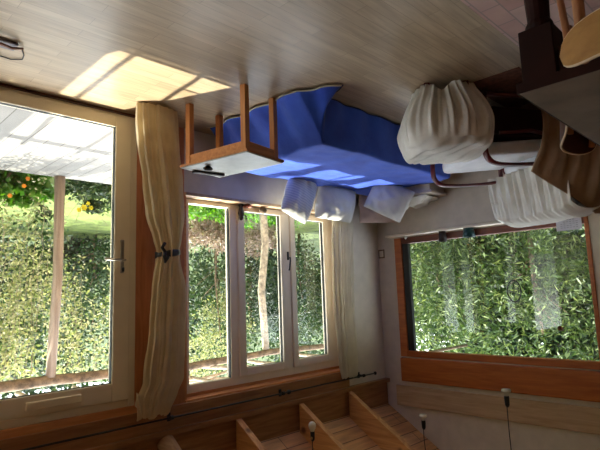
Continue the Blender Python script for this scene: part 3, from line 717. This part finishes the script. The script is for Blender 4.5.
# ------------------------------------------------------------------ sandal
sd = thing('sandal', 'brown leather sandal with thin straps on the pale floor', 'sandal', (-.70, 2.86, 0))
def sole(u, v): 
    a = 2*PI*u; return (-.66+.10*math.cos(a)*v, 2.88+.045*math.sin(a)*v*(1.2+.3*math.cos(a)), .02)
MB().box(-.76, -.50, 2.835, 2.925, .001, .02).build('sole', M['greysole'], sd, bevel=.012)
MB().tube([(-.50,2.83,.02),(-.62,2.80,.05),(-.72,2.815,.055),(-.78,2.86,.02)], .012, 8, squash=(1,.6)).build('edge_band', M['leather'], sd, smooth=True)
MB().tube([(-.64,2.83,.02),(-.645,2.87,.06),(-.65,2.93,.02)], .016, 8, squash=(1,.4)).build('strap', M['leather'], sd, smooth=True)
MB().tube([(-.78,2.86,.02),(-.82,2.96,.006),(-.83,3.02,.006),(-.78,3.06,.006),(-.70,3.05,.006),(-.60,3.0,.006),(-.5,2.95,.01)], .0035, 6).build('strap', M['black'], sd, smooth=True)

# ------------------------------------------------------------------ outside: deck, garden
struct(MB().box(-7.5, 1.5, WAo, 5.77, -.10, -.003).build('deck', M['deck']), 'weathered grey timber deck outside the door', 'deck')
def terr(u, v):
    x = -30+45*u; y = -14+48*v
    z = -.14 + max(0, y-13.2)*.32 + max(0, -x-14)*.10 + .05*nz(x*.4, y*.4, 0)
    if WBo-.4 < x < 2.2 and -3.5 < y < 5.9: z = -.16
    return (x, y, z)
struct(MB().grid(120, 130, terr).build('ground', M['soil'], smooth=True), 'dark planted garden ground sloping up behind', 'ground')
struct(MB().grid(20, 20, lambda u, v: (-8.5+9*u, 5.9+5.9*v, -.085+.02*nz(u*5, v*5, 3))).build('lawn', M['lawn'], smooth=True), 'bright mown lawn beyond the deck', 'lawn')
pg = thing('pergola', 'rustic pergola of round posts and crooked branches over the deck', 'pergola', (-3.4, 5.7, 0))
MB().tube([(-2.0,5.72,-.002),(-2.01,5.72,1.1),(-1.97,5.72,2.15)], [.055,.05,.05], 14).build('post', M['post'], pg, smooth=True)
MB().tube([(-4.95,5.72,-.002),(-4.99,5.72,.6),(-4.89,5.72,1.3),(-4.95,5.72,2.15)], [.06,.055,.055,.05], 14).build('post', M['branch'], pg, smooth=True)
def log(pts, r, n='branch', m='branch'):
    P = []
    for i in range(len(pts)-1):
        a, c = Vector(pts[i]), Vector(pts[i+1])
        for k in range(6):
            t = k/6; p = a.lerp(c, t); P.append(p + Vector((.02*nz(p.x*3, p.y*3, 1), .02*nz(p.x*3, p.y*3, 5), .02*nz(p.x*3, p.y*3, 9))))
    P.append(Vector(pts[-1]))
    rs = [r*(1-.35*i/len(P)) for i in range(len(P))]
    return MB().tube(P, rs, 8).build(n, M[m], pg, smooth=True)
log([(.8,5.72,2.22),(-2.0,5.72,2.18),(-3.6,5.70,2.24),(-5.0,5.72,2.2),(-7.2,5.72,2.24)], .06, 'beam', 'bark')
MB().tube([(-.3,3.74,2.215),(-7.2,3.74,2.215)], .02, 8).build('wall_beam', M['bark'], pg, smooth=True)
for x0, x1, dz in ((-.80,-.76,0),(-1.26,-1.20,0),(-1.72,-1.66,.0),(-2.30,-2.12,.02),(-2.85,-3.05,.0),(-3.5,-3.3,.02),(-4.0,-4.35,0),(-4.8,-4.6,.02),(-5.6,-5.5,0)):
    log([(x0,5.95,2.30+dz),((x0+x1)/2+.05*math.sin(x0*7),4.8,2.29+dz),(x1,3.74,2.28+dz)], .027)
log([(-2.5,5.6,2.33),(-3.2,4.9,2.36),(-3.9,4.7,2.34),(-4.6,5.2,2.36)], .03); log([(-2.9,4.6,2.36),(-3.8,4.2,2.33),(-5.0,4.4,2.36)], .024)
log([(-3.2,5.5,2.36),(-4.2,5.0,2.38),(-5.4,5.1,2.38)], .026); log([(-1.6,5.3,2.36),(-2.4,5.0,2.38)], .02)
log([(-2.9,5.5,2.30),(-3.5,5.2,2.33),(-4.1,5.35,2.31),(-4.9,4.9,2.30)], .022); log([(-3.4,4.6,2.33),(-4.1,4.9,2.35),(-4.7,4.6,2.36),(-5.4,4.8,2.33)], .02); log([(-2.7,5.0,2.31),(-3.1,5.4,2.33),(-3.3,5.7,2.35)], .016); log([(-4.3,5.6,2.31),(-4.6,5.1,2.33),(-5.3,4.8,2.33)], .018)
for k in range(6):  # added boards, out of view, to shade the deck and floor by the door
    MB().box(-.62+k*.30, -.62+k*.30+.285, 3.72, 6.0, 2.34, 2.365).build('shade_board', M['canopy'], pg)

# leaves
def leaves(name, mat, parent, pts, L, W, hang=0., elong=1.):
    n = len(pts); pts = np.asarray(pts, float)
    d = rng.normal(size=(n,3)); d[:,2] = d[:,2]*(1-hang) - hang*1.4; d /= np.linalg.norm(d, axis=1)[:,None]
    s = rng.normal(size=(n,3)); s -= (s*d).sum(1)[:,None]*d; s /= np.linalg.norm(s, axis=1)[:,None]
    nn = np.cross(d, s); sc = rng.uniform(.65, 1.3, (n,1))
    l = L*sc*elong; w = W*sc
    v0 = pts; v1 = pts + d*l*.45 + s*w*.5 + nn*w*.15; v2 = pts + d*l; v3 = pts + d*l*.45 - s*w*.5 + nn*w*.15
    V = np.stack([v0,v1,v2,v3],1).reshape(-1,3); base = np.array(wloc(parent)) if parent else np.zeros(3)
    me = bpy.data.meshes.new(name); me.vertices.add(4*n); me.vertices.foreach_set('co', (V-base).ravel())
    idx = (np.arange(n)[:,None]*4 + np.array([0,1,2,0,2,3])).ravel()
    me.loops.add(6*n); me.loops.foreach_set('vertex_index', idx.astype(np.int32))
    me.polygons.add(2*n); me.polygons.foreach_set('loop_start', np.arange(0,6*n,3,dtype=np.int32)); me.polygons.foreach_set('loop_total', np.full(2*n,3,dtype=np.int32))
    me.update(); me.validate()
    o = bpy.data.objects.new(name, me); COL.objects.link(o); me.materials.append(mat); o.parent = parent
    return o
def blob(c, r, n, clumps=14, spread=.30):
    """points gathered in clumps inside an ellipsoid"""
    c = np.array(c); r = np.array(r); q = rng.normal(size=(clumps,3)); q /= np.linalg.norm(q,axis=1)[:,None]; q *= rng.uniform(.2,1.0,(clumps,1))**.6; clr = rng.uniform(.6,1.3,(clumps,1))
    which = rng.integers(0, clumps, n); p = q[which] + rng.normal(size=(n,3))*spread*.5*clr[which]
    m = np.linalg.norm(p,axis=1); p = np.where((m > 1.05)[:,None], p/m[:,None]*1.02, p)
    return c + p*r
def tree(name, label, cat, base, blobs, n, mat, L, W, hang=0, trunk=.06, th=None, group=None, cl=18):
    t = thing(name, label, cat, base, group=group)
    tot = sum(b[1][0]*b[1][1]*b[1][2] for b in blobs)**1.0
    P = np.concatenate([blob(c, r, int(n*(r[0]*r[1]*r[2])/tot), cl) for c, r in blobs])
    P[:,2] = np.maximum(P[:,2], base[2]+.02)
    leaves('foliage', M[mat], t, P, L, W, hang)
    if trunk:
        top = th or max(c[2] for c, r in blobs)
        MB().tube([base, (base[0]+.06, base[1]+.03, base[2]+(top-base[2])*.5), (base[0]-.03, base[1], top)], [trunk, trunk*.8, trunk*.4], 8).build('trunk', M['bark'], t, smooth=True)
        b = MB()
        for k in range(5):
            a = k*1.3; z0 = base[2]+(top-base[2])*(.4+.1*k); b.tube([(base[0], base[1], z0), (base[0]+.5*math.cos(a), base[1]+.4*math.sin(a), z0+.35)], [trunk*.4, trunk*.15], 6)
        b.build('branches', M['bark'], t, smooth=True)
    return t
G = -.14
# behind the window wall: hedge, trees, shrubs (x, y, rx, ry, top, material, count, label)
rows = [
 (-2.9,11.9,1.5,.9,4.6,'leaf_dark',5200,'dense dark tree behind the lawn seen through the garden door'),
 (-5.0,13.0,1.5,.9,4.8,'leaf_mid',5200,'mid green tree at the back of the lawn behind the deck post'),
 (-7.4,12.6,1.7,.9,5.0,'leaf_dark',5200,'tall dark tree behind the middle of the triple window'),
 (-10.0,12.2,1.9,1.0,5.2,'leaf_mid',5200,'broad green tree behind the casement nearest the corner'),
 (-12.8,12.6,1.9,1.0,5.2,'leaf_dark',4200,'dark tree farthest from the garden door'),
 (-.6,11.6,1.6,.9,4.6,'leaf_mid',3800,'green tree behind the sheltered side of the deck'),
]
for x, y, rx, ry, top, mt, n, lb in rows:
    hz_ = (top-G)/2
    tree('tree', lb, 'tree', (x, y, G), [((x, y, G+hz_), (rx, ry, hz_)), ((x+.4, y-.3, G+hz_*.6), (rx*.8, ry*.8, hz_*.6))], n, mt, .13, .07, trunk=.09, group=None, cl=90)
shr = [
 (-6.2,8.6,1.0,.6,2.9,'leaf_mid',3600,.085,.05,'green shrub behind the curtained side of the triple window'),
 (-7.4,8.2,.9,.6,2.5,'leaf_dark',3400,.08,.05,'dark green shrub behind the middle light of the window'),
 (-8.6,8.6,1.0,.6,3.1,'leaf_mid',5000,.085,.05,'fresh green shrub close behind the casement nearest the room corner'),
 (-9.9,8.4,1.0,.6,2.9,'leaf_mid',3000,.085,.05,'loose green shrub farthest from the door, beyond the last casement'),
 (-4.6,10.9,1.0,.5,1.9,'leaf_mid',2600,.08,.05,'low rounded shrub at the far edge of the lawn'),
]
for x, y, rx, ry, top, mt, n, L, W, lb in shr:
    hz_ = (top-G)/2
    tree('shrub', lb, 'shrub', (x, y, G), [((x, y, G+hz_), (rx, ry, hz_))], n, mt, L, W, trunk=.035, cl=60)
tree('dry_bush', 'dry pinkish brown bush low behind the triple window', 'bush', (-5.6,7.3,G), [((-5.8,7.3,.30),(1.2,.35,.36)),((-4.7,7.2,.25),(.6,.3,.32))], 5200, 'leaf_dry', .08, .03, trunk=.02, th=.5, cl=24)
tree('bramble', 'dark dry bramble thicket across the back of the lawn', 'bramble', (-5.2,11.2,G), [((-4.8,11.75,.5),(1.7,.45,.65)),((-3.4,11.2,.6),(1.0,.5,.6))], 5200, 'leaf_grey', .13, .035, trunk=.02, th=.8, cl=30)
tree('blossoming_shrub', 'pale leaved shrub with high loose branches behind the triple window', 'shrub', (-5.7,7.9,G), [((-5.75,7.9,2.0),(.75,.3,.75)),((-5.2,7.7,2.5),(.4,.3,.45))], 3000, 'leaf_pale', .055, .03, trunk=.02, th=2.2, cl=50)
tree('leafy_bush', 'bright green bush low below the triple window', 'bush', (-5.4,6.4,G), [((-5.2,6.4,-.02),(1.6,.35,.24))], 3000, 'leaf_bright', .07, .045, trunk=.02, th=.2, cl=24)
# nasturtium bed left of the post
nb = tree('nasturtium', 'big leaved bright green plants with orange flowers at the deck edge', 'plant', (-1.65,6.15,G), [((-1.35,6.15,.02),(.75,.25,.30)),((-1.9,6.25,-.02),(.3,.2,.2))], 3200, 'leaf_bright', .075, .065, trunk=.015, th=.15)
def flower(parent, c, r, mat):
    b = MB()
    for k in range(6):
        a = k*PI/3; d1 = Vector((math.cos(a), -.25, math.sin(a)))
        p = Vector(c); s_ = Vector((-math.sin(a), 0, math.cos(a)))
        b.verts_faces([p, p+d1*r*.6+s_*r*.35, p+d1*r, p+d1*r*.6-s_*r*.35], [(0,1,2,3)])
    b.lathe([(r*.15,0),(r*.2,.01),(r*.05,.02)], c, 6)
    return b.build('flower', mat, parent, solid=.004)
for c in ((-1.68,5.86,.12),(-1.72,5.88,.03),(-1.42,5.88,.18),(-1.2,5.86,.08),(-1.55,5.87,.24)): flower(nb, c, .026, M['petal_o'])
sf = tree('yellow_flowers', 'clump of yellow flowers beside the lawn right of the deck post', 'flower', (-2.62,6.6,G), [((-2.55,6.1,-.02),(.5,.22,.16)),((-3.1,6.15,.0),(.4,.22,.20)),((-2.85,6.5,.04),(.6,.2,.2))], 4200, 'leaf_mid', .06, .03, trunk=.01, th=.1)
for c, r in (((-2.52,6.35,.20),.075),((-2.46,6.35,.235),.06),((-2.62,6.38,.19),.055),((-2.58,6.37,.14),.05),((-2.95,6.38,.24),.05)): flower(sf, c, r*.6, M['petal_y'])
# climbing plant hanging from the pergola
vt = thing('climbing_plant', 'pale leaved climbing plant trailing down from the pergola', 'plant', (-1.5,5.95,G))
pts = []; st = MB()
for k in range(46):
    x0 = random.uniform(-.7, -2.75) if k > 20 else random.uniform(-1.2,-2.2); y0 = random.uniform(5.85,6.35); ln = random.uniform(.9, 2.0) if x0 > -2.1 else random.uniform(.8,1.4)
    P = []; x, y, z = x0, y0, 2.25; vx = random.uniform(-.25,.25)
    for q in range(12):
        P.append((x,y,z)); z -= ln/11; x += vx*ln/11 + random.uniform(-.03,.03); y += random.uniform(-.02,.02); vx *= .95
        for _ in range(12): pts.append((x+random.gauss(0,.045), y+random.gauss(0,.04), max(z+random.gauss(0,.04), -.1)))
    st.tube(P, .0022, 4)
for k in range(700): pts.append((random.uniform(-.9,-2.0)+random.gauss(0,.1), random.uniform(6.0,6.4), random.uniform(.25,1.5)))
leaves('foliage', M['leaf_pale'], vt, pts, .048, .024, .25); st.build('stems', M['branch'], vt)
pts = blob((-1.6,6.9,.9),(1.0,.4,1.1),3200,26)
vt2 = thing('shrub', 'green shrub directly behind the climbing plant', 'shrub', (-1.6,6.9,G)); leaves('foliage', M['leaf_mid'], vt2, pts, .08, .045); MB().tube([(-1.6,6.9,G),(-1.6,6.9,1.2)], [.03,.015], 6).build('trunk', M['bark'], vt2)
# beyond the side window
srow = [
 (-8.2,3.0,1.0,1.4,4.4,'leaf_yellow',11000,.12,.028,'tall willow leaved shrub straight outside the side window'),
 (-8.4,1.0,1.0,1.2,4.8,'leaf_mid',8000,.13,.045,'mid green leafy tree outside the side window farther from the corner'),
 (-8.0,4.6,.9,.9,2.75,'leaf_yellow',8000,.12,.026,'yellow green shrub outside the side window nearest the corner'),
 (-10.6,4.3,1.0,1.9,6.6,'leaf_dark',20000,.20,.10,'dark tall tree standing behind the side window shrubs'),
 (-10.8,.5,1.0,1.9,6.8,'leaf_dark',16000,.20,.10,'dark broad tree behind the mid green tree beyond the gable end'),
 (-8.6,-1.6,1.1,1.2,4.2,'leaf_dark',3600,.12,.05,'dark tree beside the gable end away from the deck'),
 (-12.0,7.6,1.2,1.1,2.9,'leaf_mid',6000,.16,.08,'low distant bush beyond the garden corner'),
]
for x, y, rx, ry, top, mt, n, L, W, lb in srow:
    hz_ = (top-G)/2
    tree('tree' if top > 4 else 'shrub', lb, 'tree' if top > 4 else 'shrub', (x, y, G), [((x, y, G+hz_), (rx, ry, hz_)), ((x+.3, y, G+hz_*.5), (rx*.8, ry*.9, hz_*.5))], n, mt, L, W, hang=.15, trunk=.05, cl=90)

# ------------------------------------------------------------------ light
w = bpy.data.worlds.new('world'); S.world = w; w.use_nodes = True
nt = w.node_tree; bg = nt.nodes['Background']; sk = nt.nodes.new('ShaderNodeTexSky'); sk.sky_type = 'NISHITA'; sk.sun_disc = False
sk.sun_elevation = math.radians(60); sk.sun_rotation = math.radians(-25); sk.air_density = 1.0; sk.dust_density = 1.5
hs = nt.nodes.new('ShaderNodeHueSaturation'); hs.inputs['Saturation'].default_value = .38
nt.links.new(sk.outputs[0], hs.inputs['Color']); nt.links.new(hs.outputs[0], bg.inputs[0]); bg.inputs[1].default_value = .46
sl = bpy.data.lights.new('sun', 'SUN'); sl.energy = 5.2; sl.angle = math.radians(.6); sl.color = (1, .93, .80)
so = bpy.data.objects.new('sun', sl); COL.objects.link(so)
dirv = Vector((-.23, -.535, -1)).normalized(); so.rotation_euler = dirv.to_track_quat('-Z', 'Y').to_euler(); so.location = (2, 5, 9)
for c in list(COL.objects):
    if 'local' in c.keys(): del c['local']
S.view_settings.view_transform = 'Standard'; S.view_settings.look = 'None'; S.view_settings.gamma = 1; S.view_settings.use_curve_mapping = False
S.view_settings.exposure = 1.6
